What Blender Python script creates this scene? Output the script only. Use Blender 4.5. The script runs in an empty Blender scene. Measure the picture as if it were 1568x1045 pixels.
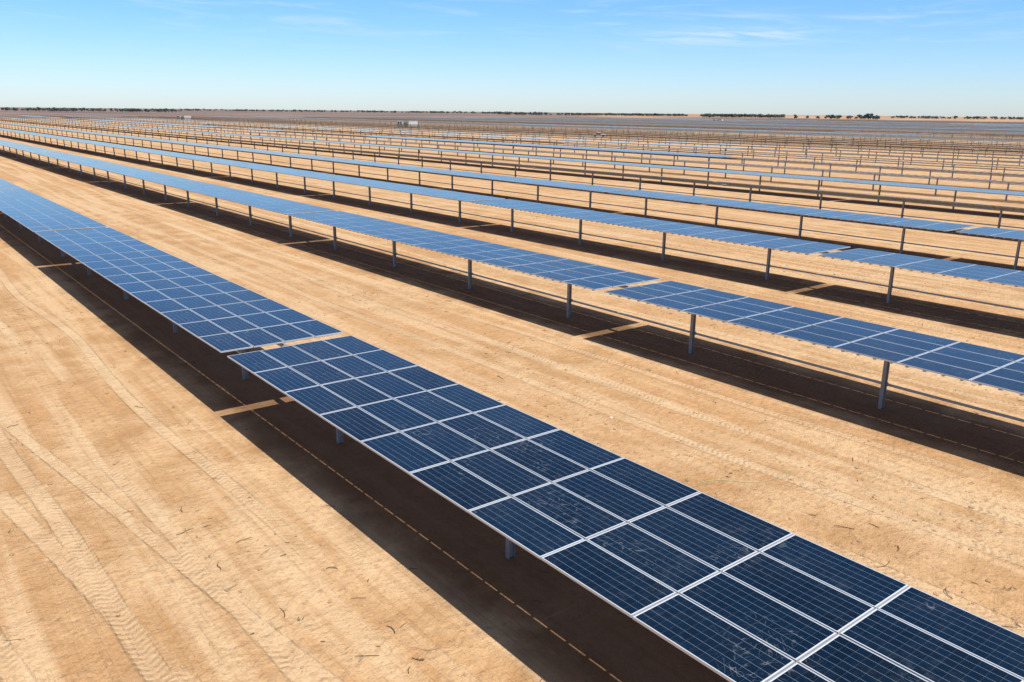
import bpy, math, random
from mathutils import Matrix, Vector
random.seed(7)
scene=bpy.context.scene
col=scene.collection

# ------------------------------------------------------------ node helpers
class NT:
    def __init__(s,tree): s.t=tree; s.n=tree.nodes; s.l=tree.links
    def new(s,typ,**k):
        n=s.n.new(typ)
        for a,b in k.items(): setattr(n,a,b)
        return n
    def put(s,sock,v):
        if isinstance(v,bpy.types.NodeSocket): s.l.new(v,sock)
        else: sock.default_value=v
    def m(s,op,a,b=None,c=None,clamp=False):
        n=s.new('ShaderNodeMath',operation=op); n.use_clamp=clamp
        s.put(n.inputs[0],a)
        if b is not None: s.put(n.inputs[1],b)
        if c is not None: s.put(n.inputs[2],c)
        return n.outputs[0]
    def ss(s,x,a,b,lo=0.0,hi=1.0):
        n=s.new('ShaderNodeMapRange',interpolation_type='SMOOTHSTEP')
        s.put(n.inputs[0],x); n.inputs[1].default_value=a; n.inputs[2].default_value=b
        n.inputs[3].default_value=lo; n.inputs[4].default_value=hi
        return n.outputs[0]
    def noise(s,vec,scale,detail=4,rough=.55,dist=0.0,out=0):
        n=s.new('ShaderNodeTexNoise'); s.l.new(vec,n.inputs['Vector'])
        n.inputs['Scale'].default_value=scale; n.inputs['Detail'].default_value=detail
        n.inputs['Roughness'].default_value=rough; n.inputs['Distortion'].default_value=dist
        return n.outputs[out]
    def vscale(s,vec,v):
        n=s.new('ShaderNodeVectorMath',operation='MULTIPLY'); s.l.new(vec,n.inputs[0]); n.inputs[1].default_value=v
        return n.outputs[0]
    def comb(s,x,y,z=0.0):
        n=s.new('ShaderNodeCombineXYZ'); s.put(n.inputs[0],x); s.put(n.inputs[1],y); s.put(n.inputs[2],z); return n.outputs[0]
    def mix(s,f,a,b,mode='MIX'):
        n=s.new('ShaderNodeMix',data_type='RGBA',blend_type=mode)
        s.put(n.inputs[0],f); s.put(n.inputs[6],a); s.put(n.inputs[7],b); return n.outputs[2]

def base_mat(name):
    m=bpy.data.materials.new(name); m.use_nodes=True
    t=NT(m.node_tree); b=m.node_tree.nodes['Principled BSDF']
    return m,t,b

def simple(name,c,rough=.6,metal=0.0,var=.12,scale=6):
    m,t,b=base_mat(name)
    tc=t.new('ShaderNodeTexCoord')
    n=t.noise(tc.outputs['Object'],scale,2,.6)
    dark=tuple(x*(1-var*2) for x in c)+(1,); lite=tuple(min(1,x*(1+var)) for x in c)+(1,)
    t.l.new(t.mix(n,dark,lite),b.inputs['Base Color'])
    b.inputs['Roughness'].default_value=rough; b.inputs['Metallic'].default_value=metal
    return m

# ------------------------------------------------------------ world
EL=math.radians(62.5)
w=bpy.data.worlds.new("World"); scene.world=w; w.use_nodes=True
t=NT(w.node_tree); bg=w.node_tree.nodes['Background']
sky=t.new('ShaderNodeTexSky'); sky.sky_type='NISHITA'; sky.sun_disc=False
sky.sun_elevation=EL; sky.sun_rotation=math.pi
sky.air_density=1.0; sky.dust_density=0.3; sky.ozone_density=2.5; sky.altitude=150
tc=t.new('ShaderNodeTexCoord'); sp=t.new('ShaderNodeSeparateXYZ'); t.l.new(tc.outputs['Generated'],sp.inputs[0])
az=t.m('ARCTAN2',sp.outputs[0],sp.outputs[1]); el=t.m('ARCSINE',sp.outputs[2])
g1=t.mix(t.ss(el,-.03,.13),(1.12,1.27,1.66,1),(.76,1.18,1.70,1))
g2=t.mix(t.ss(el,.18,.9),g1,(.40,.43,.48,1))
skyc=t.mix(1.0,sky.outputs[0],g2,'MULTIPLY')
cv=t.comb(t.m('MULTIPLY',az,7.0),t.m('ADD',t.m('MULTIPLY',el,75.0),t.m('MULTIPLY',az,2.0)))
cn=t.noise(cv,1.0,7,.6,.6)
wide=t.ss(cn,.46,.76,0,.40)
wide=t.m('MULTIPLY',wide,t.ss(el,.045,.1))
da=t.m('DIVIDE',t.m('SUBTRACT',az,math.radians(52.2)),.10)
de=t.m('DIVIDE',t.m('SUBTRACT',el,math.radians(4.75)),.009)
g=t.m('EXPONENT',t.m('MULTIPLY',t.m('ADD',t.m('MULTIPLY',da,da),t.m('MULTIPLY',de,de)),-1.0))
wn=t.noise(t.comb(t.m('MULTIPLY',az,16.0),t.m('ADD',t.m('MULTIPLY',el,190.0),t.m('MULTIPLY',az,9.0))),1.0,6,.6,.8)
wisp=t.m('MULTIPLY',t.m('MULTIPLY',g,t.ss(wn,.33,.68)),.8)
cl=t.m('MAXIMUM',wide,wisp)
c=t.mix(cl,skyc,(7.4,8.7,9.6,1))
t.l.new(c,bg.inputs[0]); bg.inputs[1].default_value=0.1

sun=bpy.data.lights.new('sun','SUN'); sun.energy=5.0; sun.angle=math.radians(.5); sun.color=(1,.965,.90)
so=bpy.data.objects.new('sun',sun); col.objects.link(so)
so.rotation_euler=Vector((0,-math.cos(EL),math.sin(EL))).to_track_quat('Z','Y').to_euler()
so.location=(0,-60,100)

# ------------------------------------------------------------ dimensions (metres)
h=6.861; PH=2.2; CAMZ=h+PH
CX0=9.66; PITCH=15.12
MW=.995; ML=2.0; NM=15
GAP=.5; PER=NM*ML+GAP; G0=23.15      # centre of a gap between tables

# ------------------------------------------------------------ materials
pm,t,b=base_mat('photovoltaic_glass')
uv=t.new('ShaderNodeUVMap'); uv.uv_map='UVMap'
s=t.new('ShaderNodeSeparateXYZ'); t.l.new(uv.outputs[0],s.inputs[0])
U=s.outputs[0]; V=s.outputs[1]
u=t.m('FRACT',U); v=t.m('FRACT',V)
cu=t.m('DIVIDE',t.m('SUBTRACT',u,.010),.980); cvv=t.m('DIVIDE',t.m('SUBTRACT',v,.012),.976)
inm=t.m('MULTIPLY',t.m('LESS_THAN',t.m('ABSOLUTE',t.m('SUBTRACT',cu,.5)),.5),t.m('LESS_THAN',t.m('ABSOLUTE',t.m('SUBTRACT',cvv,.5)),.5))
cu12=t.m('MULTIPLY',cu,12.0); cv6=t.m('MULTIPLY',cvv,6.0)
fu=t.m('ABSOLUTE',t.m('SUBTRACT',t.m('FRACT',cu12),.5)); fv=t.m('ABSOLUTE',t.m('SUBTRACT',t.m('FRACT',cv6),.5))
gapu=t.m('GREATER_THAN',fu,.490); gapv=t.m('GREATER_THAN',fv,.487)
gaps=t.m('MAXIMUM',t.m('MULTIPLY',gapu,.12),t.m('MULTIPLY',gapv,.60))
bb=t.m('ABSOLUTE',t.m('SUBTRACT',t.m('FRACT',t.m('MULTIPLY',cvv,24.0)),.5))
bus=t.m('MULTIPLY',t.m('GREATER_THAN',bb,.475),.05)
lines=t.m('MAXIMUM',gaps,bus)
tcg=t.new('ShaderNodeNewGeometry'); P=tcg.outputs['Position']
oi=t.new('ShaderNodeObjectInfo')
cellid=t.comb(t.m('FLOOR',t.m('ADD',t.m('MULTIPLY',t.m('FLOOR',U),12.0),cu12)),t.m('FLOOR',t.m('ADD',t.m('MULTIPLY',t.m('FLOOR',V),6.0),cv6)))
wnz=t.new('ShaderNodeTexWhiteNoise',noise_dimensions='2D'); t.l.new(cellid,wnz.inputs['Vector'])
modid=t.comb(t.m('ADD',t.m('FLOOR',U),t.m('MULTIPLY',oi.outputs['Random'],91.0)),t.m('FLOOR',V)); wm=t.new('ShaderNodeTexWhiteNoise',noise_dimensions='2D'); t.l.new(modid,wm.inputs['Vector'])
fac=t.m('ADD',t.m('MULTIPLY',wnz.outputs[0],.3),t.m('MULTIPLY',wm.outputs[0],.7))
cell=t.mix(fac,(.0006,.0048,.014,1),(.0030,.018,.044,1))
colr=t.mix(lines,cell,(.50,.58,.64,1))
colr=t.mix(inm,(.68,.71,.74,1),colr)
dn=t.noise(P,.9,3,.6); dn2=t.noise(P,7.0,4,.7)
dust=t.m('MULTIPLY',t.ss(dn,.4,.75),t.ss(dn2,.4,.8,.0,.09))
sn=t.noise(P,1.3,1,.5,3.5)
curl=t.m('SUBTRACT',1.0,t.ss(t.m('ABSOLUTE',t.m('SUBTRACT',sn,.52)),0.0,.030))
patch=t.ss(t.noise(t.vscale(P,(.7,.5,1)),1.0,2),.52,.61)
brk=t.ss(t.noise(t.vscale(P,(10,6,1)),1.0,4),.40,.70)
smear=t.m('MULTIPLY',t.m('MULTIPLY',curl,patch),t.m('MULTIPLY',brk,.36))
df=t.m('ADD',dust,smear,clamp=True)
colr=t.mix(df,colr,(.40,.39,.38,1))
t.l.new(colr,b.inputs['Base Color'])
t.l.new(t.m('ADD',t.m('MULTIPLY',df,.9),.10,clamp=True),b.inputs['Roughness'])
b.inputs['IOR'].default_value=1.34

alum=simple('anodised_aluminium',(.60,.61,.63),.4,.35,.06,3)
back=simple('panel_backsheet',(.55,.55,.55),.6,0,.05,2)
steel=simple('galvanised_steel',(.42,.43,.44),.5,.25,.15,5)
steel_l=simple('weathered_zinc',(.33,.325,.32),.6,.2,.15,5)
steel_d=simple('galvanised_post',(.32,.32,.32),.6,.15,.15,5)

# ground -------------------------------------------------------------
gm,t,b=base_mat('sandy_ground')
geo=t.new('ShaderNodeNewGeometry'); P=geo.outputs['Position']
s=t.new('ShaderNodeSeparateXYZ'); t.l.new(P,s.inputs[0]); X=s.outputs[0]; Y=s.outputs[1]
n_big=t.noise(P,.10,2,.6,.4); n_mid=t.noise(P,.55,4,.62,.3); n_f=t.noise(P,4.5,4,.66,0.0); n_ff=t.noise(P,26.0,3,.7)
st1=t.noise(t.vscale(P,(.9,.05,1)),1.0,3,.6,.2)
st2=t.noise(t.vscale(P,(6.0,.10,1)),1.0,3,.6,.1)
c=t.mix(t.ss(n_mid,.34,.66),(.52,.292,.132,1),(.69,.44,.232,1))
c=t.mix(t.ss(n_big,.44,.60,0,.6),c,(.60,.33,.148,1))
c=t.mix(t.ss(st1,.47,.62,0,.65),c,(.76,.53,.31,1))
c=t.mix(t.ss(st1,.44,.34,0,.35),c,(.47,.262,.125,1))
c=t.mix(t.ss(st2,.5,.72,0,.35),c,(.45,.25,.118,1))
c=t.mix(t.m('MULTIPLY',t.ss(n_f,.52,.70,0,.6),t.ss(n_mid,.44,.60,.2,1.0)),c,(.38,.205,.095,1))
c=t.mix(t.ss(n_f,.44,.28,0,.35),c,(.80,.595,.38,1))
c=t.mix(t.ss(n_ff,.52,.8,0,.35),c,(.78,.575,.365,1))
c=t.mix(t.ss(n_ff,.46,.26,0,.32),c,(.35,.195,.092,1))
wob=t.m('MULTIPLY',t.m('SUBTRACT',t.noise(t.comb(t.m('MULTIPLY',X,.02),t.m('MULTIPLY',Y,.03)),1.0,1),.5),5.0)
xa=t.m('WRAP',t.m('ADD',t.m('SUBTRACT',X,CX0+PITCH/2),wob),PITCH/2,-PITCH/2)
def band(x,off,wd): return t.ss(t.m('ABSOLUTE',t.m('SUBTRACT',x,off)),wd*1.05,wd*.7)
def union(x,lst):
    r_=None
    for off,wd in lst:
        k=band(x,off,wd); r_=k if r_ is None else t.m('MAXIMUM',r_,k)
    return r_
tr=union(xa,((-4.3,.24),(-2.4,.24),(.2,.26),(2.1,.26),(4.1,.22)))
pat=t.ss(t.noise(t.vscale(P,(.3,.05,1)),1.0,2),.34,.50)
xb=t.m('ADD',t.m('ADD',X,t.m('MULTIPLY',Y,.13)),t.m('MULTIPLY',wob,.4))
tb=t.m('MULTIPLY',t.m('MULTIPLY',union(xb,((2.5,.24),(4.4,.24),(6.1,.2))),t.ss(X,6.6,6.0)),t.ss(n_mid,.34,.50,.4,1.0))
tr=t.m('MAXIMUM',t.m('MULTIPLY',tr,pat),tb)
tread=t.m('SINE',t.m('ADD',t.m('ADD',t.m('MULTIPLY',Y,36.0),t.m('MULTIPLY',t.m('PINGPONG',X,.24),24.0)),t.m('MULTIPLY',n_f,4.0)))
near=t.ss(Y,60.0,30.0)
tpat=t.ss(t.noise(t.vscale(P,(.9,.35,1)),1.0,3),.45,.57)
tread=t.m('MULTIPLY',t.m('MULTIPLY',tread,t.m('MULTIPLY',tr,tpat)),near)
c=t.mix(t.m('MULTIPLY',tr,.42),c,(.78,.56,.34,1))
c=t.mix(t.m('MULTIPLY',t.m('MAXIMUM',tread,0.0),.32),c,(.42,.24,.115,1))
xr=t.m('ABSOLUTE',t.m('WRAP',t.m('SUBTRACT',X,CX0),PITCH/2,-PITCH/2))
soil_shade=t.m('MULTIPLY',t.ss(t.m('ADD',xr,t.m('MULTIPLY',n_mid,1.5)),3.2,1.6),.80)  # disturbed brown earth under rows, painted darker to deepen their shadow
c=t.mix(soil_shade,c,(.15,.077,.038,1))
dv=t.new('ShaderNodeVectorMath',operation='LENGTH'); t.l.new(P,dv.inputs[0]); D=dv.outputs[1]
fn=t.noise(t.vscale(P,(.004,.004,1)),1.0,3,.6)
farc=t.mix(t.ss(fn,.35,.65),(.18,.13,.11,1),(.29,.21,.17,1))  # brown far country, lightened so distance haze sits in the colour
edge=t.m('ADD',Y,t.m('MULTIPLY',fn,60.0))
farm=t.m('MAXIMUM',t.ss(edge,800.0,840.0),t.ss(X,1240.0,1260.0))
c=t.mix(farm,c,farc)
tan=t.m('MULTIPLY',t.ss(D,1650.0,1750.0),t.ss(t.m('SUBTRACT',X,t.m('MULTIPLY',Y,.9)),0.0,200.0))
tan=t.m('MULTIPLY',tan,t.ss(t.noise(t.vscale(P,(.0015,.003,1)),1.0,2),.42,.5))
c=t.mix(tan,c,(.55,.33,.19,1))
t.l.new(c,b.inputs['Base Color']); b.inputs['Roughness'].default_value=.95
b.inputs['Specular IOR Level'].default_value=.1
hgt=t.m('ADD',t.m('MULTIPLY',n_f,.11),t.m('MULTIPLY',n_ff,.021))
hgt=t.m('ADD',hgt,t.m('MULTIPLY',n_mid,.26))
hgt=t.m('ADD',hgt,t.m('MULTIPLY',st2,.11))
hgt=t.m('ADD',hgt,t.m('MULTIPLY',tread,.011))
hgt=t.m('SUBTRACT',hgt,t.m('MULTIPLY',tr,.06))
bp=t.new('ShaderNodeBump'); bp.inputs['Strength'].default_value=1.0; bp.inputs['Distance'].default_value=1.0
t.l.new(hgt,bp.inputs['Height']); t.l.new(bp.outputs[0],b.inputs['Normal'])

# ------------------------------------------------------------ mesh helpers
class MB:
    def __init__(s): s.v=[]; s.f=[]; s.mi=[]; s.uv=[]
    def quad(s,pts,mi=0,uv=None):
        i=len(s.v); s.v+=pts; s.f.append(tuple(range(i,i+len(pts)))); s.mi.append(mi)
        s.uv+= uv if uv else [(0,0)]*len(pts)
    def box(s,x0,x1,y0,y1,z0,z1,mi=0):
        p=[(x0,y0,z0),(x1,y0,z0),(x1,y1,z0),(x0,y1,z0),(x0,y0,z1),(x1,y0,z1),(x1,y1,z1),(x0,y1,z1)]
        for q in ((3,2,1,0),(4,5,6,7),(0,1,5,4),(1,2,6,5),(2,3,7,6),(3,0,4,7)):
            s.quad([p[k] for k in q],mi)
    def tube(s,a,bb,r0,r1=None,n=8,mi=0):
        r1=r0 if r1 is None else r1
        a=Vector(a); bb=Vector(bb); d=(bb-a).normalized()
        q=d.orthogonal().normalized(); e=d.cross(q)
        A=[];B=[]
        for k in range(n):
            th=2*math.pi*(k+.5)/n; o=q*math.cos(th)+e*math.sin(th)
            A.append(tuple(a+o*r0)); B.append(tuple(bb+o*r1))
        for k in range(n):
            j=(k+1)%n; s.quad([A[k],A[j],B[j],B[k]],mi)
        s.quad(A[::-1],mi); s.quad(B,mi)
    def mesh(s,name,mats):
        me=bpy.data.meshes.new(name); me.from_pydata([tuple(p) for p in s.v],[],s.f)
        for m in mats: me.materials.append(m)
        me.polygons.foreach_set('material_index',s.mi)
        l=me.uv_layers.new(name='UVMap'); l.data.foreach_set('uv',[c for p in s.uv for c in p])
        me.update(); return me
def obj(name,me,parent=None,loc=(0,0,0),rot=(0,0,0)):
    o=bpy.data.objects.new(name,me); col.objects.link(o); o.location=loc; o.rotation_euler=rot
    if parent: o.parent=parent
    return o

# ------------------------------------------------------------ solar table (detailed)
def table_mesh(name,seed):
    r=random.Random(seed)
    B=MB(); W4=4*MW
    for i in range(NM):
        for j in range(4):
            y0=i*ML+.010; y1=(i+1)*ML-.010
            x0=j*MW-W4/2+.012; x1=(j+1)*MW-W4/2-.012
            dz=r.uniform(-.004,.004); zt=dz; zb=dz-.04; fw=.010; g=zt-.002
            B.quad([(x0,y0,zt),(x1,y0,zt),(x1-fw,y0+fw,zt),(x0+fw,y0+fw,zt)],1)
            B.quad([(x1,y0,zt),(x1,y1,zt),(x1-fw,y1-fw,zt),(x1-fw,y0+fw,zt)],1)
            B.quad([(x1,y1,zt),(x0,y1,zt),(x0+fw,y1-fw,zt),(x1-fw,y1-fw,zt)],1)
            B.quad([(x0,y1,zt),(x0,y0,zt),(x0+fw,y0+fw,zt),(x0+fw,y1-fw,zt)],1)
            a=r.uniform(-.0015,.0015); c=r.uniform(-.0015,.0015)
            e=.0001
            B.quad([(x0+fw,y0+fw,g+a),(x1-fw,y0+fw,g+a),(x1-fw,y1-fw,g+c),(x0+fw,y1-fw,g+c)],0,
                   [(i+e,j+e),(i+e,j+1-e),(i+1-e,j+1-e),(i+1-e,j+e)])
            B.quad([(x0,y1,zb),(x1,y1,zb),(x1,y0,zb),(x0,y0,zb)],2)
            B.quad([(x0,y0,zb),(x1,y0,zb),(x1,y0,zt),(x0,y0,zt)],1)
            B.quad([(x1,y0,zb),(x1,y1,zb),(x1,y1,zt),(x1,y0,zt)],1)
            B.quad([(x1,y1,zb),(x0,y1,zb),(x0,y1,zt),(x1,y1,zt)],1)
            B.quad([(x0,y1,zb),(x0,y0,zb),(x0,y0,zt),(x0,y1,zt)],1)
            B.box((x0+x1)/2-.06,(x0+x1)/2+.06,y0+.25,y0+.34,zb-.025,zb-.001,3)
    for i in range(NM):
        for f in (.12,.37,.63,.88):
            y=(i+f)*ML
            B.box(-1.9,1.9,y-.03,y+.03,-.105,-.046,4)
    return B.mesh(name,[pm,alum,back,steel_d,steel])
tables=[table_mesh('module_table_mesh_%d'%k,k) for k in range(3)]

def far_tables(name,keep):
    B=MB(); W=2*MW
    for k,on in enumerate(keep):
        if not on: continue
        y0=k*PER; y1=y0+NM*ML
        B.quad([(-W,y0,0),(W,y0,0),(W,y1,0),(-W,y1,0)],0,[(0,0),(0,4),(NM,4),(NM,0)])
        B.quad([(-W,y1,-.04),(W,y1,-.04),(W,y0,-.04),(-W,y0,-.04)],1)
        B.quad([(-W,y0,-.04),(W,y0,-.04),(W,y0,0),(-W,y0,0)],2)
        B.quad([(W,y0,-.04),(W,y1,-.04),(W,y1,0),(W,y0,0)],2)
        B.quad([(W,y1,-.04),(-W,y1,-.04),(-W,y1,0),(W,y1,0)],2)
        B.quad([(-W,y1,-.04),(-W,y0,-.04),(-W,y0,0),(-W,y1,0)],2)
    return B.mesh(name,[pm,back,alum])
NT_=25; K0=-3
YS=G0+GAP/2+K0*PER

def support(name,n,rails,mats,lowpipe=True):
    B=MB(); zt=PH-.175
    L=n*PER
    B.tube((0,-.6,zt),(0,L,zt),.07,n=8,mi=0)
    if lowpipe: B.tube((.10,-.3,.80),(.10,L-.3,.80),.042,n=6,mi=0)
    p0=3.7; p3=PER-GAP-2.95
    for k in range(n):
        ys=k*PER
        for q in range(4):
            y=ys+p0+(p3-p0)*q/3
            B.box(-.085,-.077,y-.06,y+.06,-.3,zt-.09,1); B.box(.077,.085,y-.06,y+.06,-.3,zt-.09,1)
            B.box(-.076,.076,y-.004,y+.004,-.3,zt-.09,1)
            B.box(-.11,.11,y-.055,y+.055,zt-.10,zt-.072,1)
            B.box(-.115,-.078,y-.04,y+.04,zt-.071,zt+.07,1); B.box(.078,.115,y-.04,y+.04,zt-.071,zt+.07,1)
            if lowpipe: B.box(.05,.16,y-.065,y+.065,.74,.86,1)
        B.tube((0,ys-GAP+.1,zt),(0,ys-.1,zt),.10,n=8,mi=1)
        if rails:
            for i in range(NM*2):
                y=ys+(i+.5)*ML/2
                B.box(-1.55,1.55,y-.03,y+.03,zt+.072,zt+.13,0)
    return B.mesh(name,mats)
sup_near=support('row_support_mesh',NT_+3,False,[steel,steel_d])
sup_bare=support('row_bare_support_mesh',NT_+3,True,[steel_l,steel_d])

def row(idx):
    cx=CX0+PITCH*idx
    e=bpy.data.objects.new('solar_panel_row',None); col.objects.link(e); e.location=(cx,0,0)
    e.empty_display_size=.5
    return e,cx
N_TOT=NT_+3
NROWS=82
variants=[]
for k in range(6):
    r=random.Random(100+k); keep=[]
    on=r.random()<.6
    for i in range(N_TOT):
        if r.random()<.22: on=not on
        keep.append(on)
    variants.append(far_tables('table_run_mesh_%d'%k,keep))
full=far_tables('table_run_full_mesh',[True]*N_TOT)
for i in range(-1,NROWS):
    e,cx=row(i)
    r=random.Random(i*31+5)
    dy=0 if i<=4 else r.uniform(-7,7)
    if i<=3 or i==5:
        obj('support_frame',sup_near,e,(0,YS+dy,0))
        nt=N_TOT if i>0 else 8
        for k in range(nt):
            tilt=math.radians(r.uniform(-.35,.35))
            obj('module_table',tables[(k+i)%3],e,(0,YS+dy+k*PER,PH),(0,tilt,0))
    elif i==4:
        obj('support_frame',sup_near,e,(0,YS,0))
        for k in range(N_TOT):
            obj('module_table',tables[(k+i)%3],e,(0,YS+k*PER,PH),(0,math.radians(9.5+r.uniform(-.6,.6)),0))
    else:
        obj('support_frame',sup_bare,e,(0,YS+dy,0))
        pr=.5 if i<12 else .66
        if r.random()<pr:
            tl=r.uniform(-2,2) if r.random()<.7 else r.uniform(5,9)
            obj('module_table_run',variants[i%6] if (r.random()<.5 or i<10) else full,e,(0,YS+dy,PH),(0,math.radians(tl),0))

# ------------------------------------------------------------ ground sheet
B=MB(); S=16000
B.quad([(-S,-S,0),(S,-S,0),(S,S,0),(-S,S,0)],0)
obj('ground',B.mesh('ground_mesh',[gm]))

# ------------------------------------------------------------ soil clumps, twigs, weeds
stone_m=simple('dry_soil',(.54,.34,.185),.95,0,.25,3)
wht_m=simple('pale_litter',(.75,.73,.70),.7,0,.05,3)
twig_m=simple('dry_twig',(.15,.095,.06),.9,0,.25,9)
weed_m=simple('dry_weed',(.22,.18,.08),.9,0,.25,9)
green_m=simple('faded_strap',(.42,.50,.25),.7,0,.05,3)
ico=[(0,0,-1),(.7236,-.5257,-.4472),(-.2764,-.8506,-.4472),(-.8944,0,-.4472),(-.2764,.8506,-.4472),(.7236,.5257,-.4472),
(.2764,-.8506,.4472),(-.7236,-.5257,.4472),(-.7236,.5257,.4472),(.2764,.8506,.4472),(.8944,0,.4472),(0,0,1)]
icf=[(0,1,2),(1,0,5),(0,2,3),(0,3,4),(0,4,5),(1,5,10),(2,1,6),(3,2,7),(4,3,8),(5,4,9),(1,10,6),(2,6,7),(3,7,8),(4,8,9),(5,9,10),(6,10,11),(7,6,11),(8,7,11),(9,8,11),(10,9,11)]
def scatter_pt(r):
    return r.uniform(.5,52), (r.random()**1.4)*75+1
def clump_pt(r,cs):
    if r.random()<.4: return scatter_pt(r)
    c=r.choice(cs); return c[0]+r.gauss(0,.6), max(.5,c[1]+r.gauss(0,1.8))
def rowdist(x):
    d=(x-CX0)%PITCH; return min(d,PITCH-d)
def stones(name,n,lo,hi,mat,seed,pw=3,nc=90):
    r=random.Random(seed); V=[];F=[]; cs=[scatter_pt(r) for _ in range(nc)]
    for _ in range(n):
        x,y=clump_pt(r,cs)
        if rowdist(x)<2.9: continue
        sz=lo+(hi-lo)*r.random()**pw
        sx,sy,sz2=sz*r.uniform(.7,1.3),sz*r.uniform(.7,1.3),sz*r.uniform(.35,.7); a=r.uniform(0,6.28); ca,sa=math.cos(a),math.sin(a)
        b0=len(V)
        for p in ico:
            j=r.uniform(.65,1.25); px,py,pz=p[0]*sx*j,p[1]*sy*j,p[2]*sz2*j
            V.append((x+px*ca-py*sa,y+px*sa+py*ca,sz2*.2+pz))
        F+=[tuple(b0+q for q in f) for f in icf]
    me=bpy.data.meshes.new(name+'_mesh'); me.from_pydata(V,[],F); me.materials.append(mat)
    return obj(name,me)
stones('loose_soil_clumps',16000,.010,.065,stone_m,3,3,150)
stones('scattered_litter',70,.02,.06,wht_m,4)
def twigs(B,r,x,y,L,rad,mi=0,turn=.5):
    a=r.uniform(0,6.28); p=Vector((x,y,rad))
    for sgm in range(3):
        a+=r.uniform(-turn,turn); q=p+Vector((math.cos(a)*L/3,math.sin(a)*L/3,r.uniform(-.2,.5)*L*.15)); q.z=max(q.z,rad)
        B.tube(p,q,rad,rad*.8,4,mi)
        if r.random()<.35:
            a2=a+r.choice((-.8,.8)); B.tube(q,q+Vector((math.cos(a2)*L/4,math.sin(a2)*L/4,.02)),rad*.7,rad*.4,4,mi)
        p=q
B=MB(); r=random.Random(11); cs=[scatter_pt(r) for _ in range(60)]
for _ in range(1000):
    x,y=clump_pt(r,cs); twigs(B,r,x,y,.07+.36*r.random()**2.5,.004+.006*r.random())
obj('scattered_twigs',B.mesh('twig_mesh',[twig_m]))
B=MB(); r=random.Random(21)
for _ in range(150):
    x,y=scatter_pt(r); sz=r.uniform(.05,.16)
    for k in range(r.randint(8,18)):
        a=r.uniform(0,6.28); l=sz*r.uniform(.5,1.2); ww=.006
        bx,by=x+r.gauss(0,sz*.25),y+r.gauss(0,sz*.25)
        tx,ty=bx+math.cos(a)*l*.8,by+math.sin(a)*l*.8
        B.quad([(bx-ww*math.sin(a),by+ww*math.cos(a),-.002),(bx+ww*math.sin(a),by-ww*math.cos(a),-.002),(tx,ty,l*.5)],0)
obj('dry_weed_tufts',B.mesh('weed_mesh',[weed_m]))
B=MB(); pts=[]
for k in range(26):
    f=k/25; pts.append(Vector((15.6+2.6*f+.10*math.sin(f*9),11.9-.9*f+.22*math.sin(f*6+1),.012+.01*math.sin(f*20)**2)))
for a_,b_ in zip(pts,pts[1:]): B.tube(a_,b_,.006,.006,4)
obj('packing_strap',B.mesh('strap_mesh',[green_m]))

# ------------------------------------------------------------ inverter stations and ute
cont_m=simple('container_paint',(.66,.67,.66),.5,0,.06,1)
dark_m=simple('dark_grille',(.05,.055,.06),.6,0,.1,3)
def inverter(x,y,rz=0):
    e=bpy.data.objects.new('inverter_station',None); col.objects.link(e); e.location=(x,y,0); e.rotation_euler=(0,0,rz)
    B=MB(); B.box(-1.6,1.6,-6,6,0,.35,0); obj('concrete_plinth',B.mesh('plinth',[simple('concrete',(.42,.40,.37),.9)]),e)
    B=MB()
    B.box(-1.2,1.2,-5.6,-1.0,.4,3.6,0)
    for k in range(8): B.box(-1.24,-1.203,-5.4+k*.55,-5.1+k*.55,.6,3.4,0)
    B.box(-1.3,1.3,-5.7,-.9,3.603,3.7,0)
    obj('container',B.mesh('container',[cont_m,dark_m]),e)
    B=MB()
    B.box(-1.0,1.0,-.2,2.0,.4,2.9,0)
    for k in range(9): B.box(-1.25,-1.003,-.1+k*.23,-.04+k*.23,.7,2.6,1)
    B.tube((-.4,.3,2.9),(-.4,.3,3.4),.09,.06,8,1);B.tube((0,.9,2.9),(0,.9,3.4),.09,.06,8,1);B.tube((.4,1.5,2.9),(.4,1.5,3.4),.09,.06,8,1)
    obj('transformer',B.mesh('transformer',[simple('transformer_paint',(.25,.27,.27),.5),dark_m]),e)
    B=MB(); B.box(-1.2,1.2,2.6,5.6,.4,3.4,0); B.box(-1.23,-1.203,2.9,3.9,.6,3.2,1); B.box(-1.23,-1.203,4.2,5.3,.6,3.2,1)
    B.box(-1.3,1.3,2.5,5.7,3.403,3.5,0)
    obj('switch_cabinet',B.mesh('cabinet',[cont_m,dark_m]),e)
    return e
inverter(CX0+PITCH*15.5,402,math.radians(50)); inverter(CX0+PITCH*13.5,690,math.radians(40)); inverter(CX0+PITCH*46.5,560)
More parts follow.
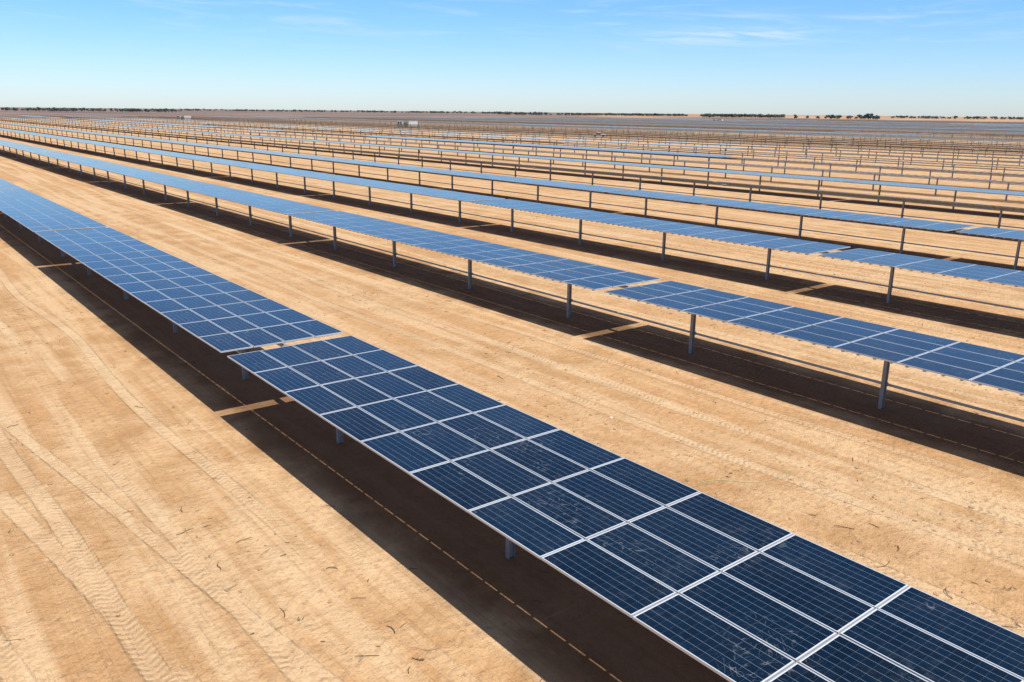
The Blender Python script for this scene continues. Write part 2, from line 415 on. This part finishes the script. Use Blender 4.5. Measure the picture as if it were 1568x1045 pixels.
def ute(x,y,rz):
    e=bpy.data.objects.new('pickup_truck',None); col.objects.link(e); e.location=(x,y,0); e.rotation_euler=(0,0,rz)
    wp=simple('white_paint',(.8,.8,.8),.3,0,.03); gl=simple('window_glass',(.03,.035,.04),.1); ty=simple('tyre',(.03,.03,.03),.9)
    B=MB(); B.box(-.9,.9,-2.5,2.5,.5,.95,0); B.box(-.88,.88,1.2,2.45,.953,1.12,0)
    def prism(y0,y1,y2,y3,z0,z1,xw0,xw1,mi):
        p=[(-xw0,y0,z0),(xw0,y0,z0),(xw0,y3,z0),(-xw0,y3,z0),(-xw1,y1,z1),(xw1,y1,z1),(xw1,y2,z1),(-xw1,y2,z1)]
        for q in ((3,2,1,0),(4,5,6,7),(0,1,5,4),(1,2,6,5),(2,3,7,6),(3,0,4,7)): B.quad([p[k] for k in q],mi)
    prism(-.6,-.45,.6,1.19,.953,1.62,.86,.72,1); prism(-.5,-.45,.6,.65,1.623,1.72,.73,.7,0)
    B.box(-.9,-.85,-2.5,-.65,.953,1.25,0); B.box(.85,.9,-2.5,-.65,.953,1.25,0); B.box(-.84,.84,-2.5,-2.45,.953,1.25,0)
    obj('body',B.mesh('ute_body',[wp,gl]),e)
    B=MB()
    for sx in(-.93,.69):
        for sy in(-1.55,1.6): B.tube((sx,sy,.38),(sx+.24,sy,.38),.38,n=16)
    obj('wheels',B.mesh('ute_wheels',[ty]),e)
ute(CX0+PITCH*14.5,236,0.9)

# ------------------------------------------------------------ distant tree belts
leaf=simple('distant_foliage',(.085,.105,.09),.9,0,.25,.2)
bark=simple('bark',(.12,.09,.07),.9)
def belt(name,items):
    V=[];F=[];MI=[]
    r=random.Random(len(items))
    for (x,y,ht) in items:
        b0=len(V)
        for k in range(5):
            a=k*1.2566; V.append((x+.25*math.cos(a),y+.25*math.sin(a),0))
        V.append((x,y,ht*.7))
        for k in range(5): F.append((b0+k,b0+(k+1)%5,b0+5)); MI.append(1)
        wd=ht*r.uniform(.4,.75)
        for c_ in range(7):
            cx=x+r.gauss(0,wd*.42); cy=y+r.gauss(0,wd*.42); cz=ht*r.uniform(.38,.85); rd=ht*r.uniform(.12,.24)
            b0=len(V)
            for p in ico:
                j=r.uniform(.6,1.3); V.append((cx+p[0]*rd*j*1.3,cy+p[1]*rd*j*1.3,cz+p[2]*rd*j))
            for f in icf:
                if r.random()<.85: F.append(tuple(b0+q for q in f)); MI.append(0)
    me=bpy.data.meshes.new(name+'_mesh'); me.from_pydata(V,[],F); me.materials.append(leaf); me.materials.append(bark)
    me.polygons.foreach_set('material_index',MI); return obj(name,me)
def arc(a0,a1,d,n,h0,h1,seed,clump=0.0):
    r=random.Random(seed); out=[]
    cs=[r.uniform(a0,a1) for _ in range(max(1,int(n/9)))]
    for _ in range(n):
        a=r.uniform(a0,a1) if r.random()>clump else r.choice(cs)+r.gauss(0,.25)
        a=math.radians(a); dd=d+r.uniform(-60,60)
        out.append((dd*math.sin(a),dd*math.cos(a),r.uniform(h0,h1)))
    return out
belt('distant_tree_row',arc(4,17,2100,240,5,9,1,.6))
belt('distant_tree_row',arc(17,39,3400,360,5,10,2,.5))
belt('distant_tree_row',arc(37.5,42,2300,60,6,10,3,.6)+arc(42,49.8,2600,280,6,9,4,.2))
belt('distant_tree_row',arc(50.8,55.9,2300,280,7,10,5,0))
belt('distant_tree_row',arc(56.3,61.6,1900,34,6,11,6,.6)+arc(60.9,61.15,1850,4,11,14,7))
belt('distant_tree_row',arc(62,72,3000,160,6,10,8,.4))
belt('distant_tree_row',arc(-12,4,2300,120,6,9,9,.6)+arc(72,85,2400,120,6,9,10,.6))

# ------------------------------------------------------------ camera
cam=bpy.data.cameras.new('camera'); co=bpy.data.objects.new('camera',cam); col.objects.link(co); scene.camera=co
Ry=Vector((-1034,-361.5,1261)).normalized(); Rx=Vector((1656,-334.5,1261)); Rx=(Rx-Ry*Rx.dot(Ry)).normalized(); Rz=Rx.cross(Ry)
right=Vector((Rx.x,Ry.x,Rz.x)); up=-Vector((Rx.y,Ry.y,Rz.y)); fw=Vector((Rx.z,Ry.z,Rz.z))
M=Matrix((right,up,-fw)).transposed().to_4x4(); M.translation=Vector((0,0,CAMZ)); co.matrix_world=M
cam.sensor_width=36; cam.lens=36*1261/1568; cam.clip_end=40000; cam.clip_start=.1
scene.view_settings.view_transform='Standard'; scene.view_settings.look='None'; scene.view_settings.exposure=0
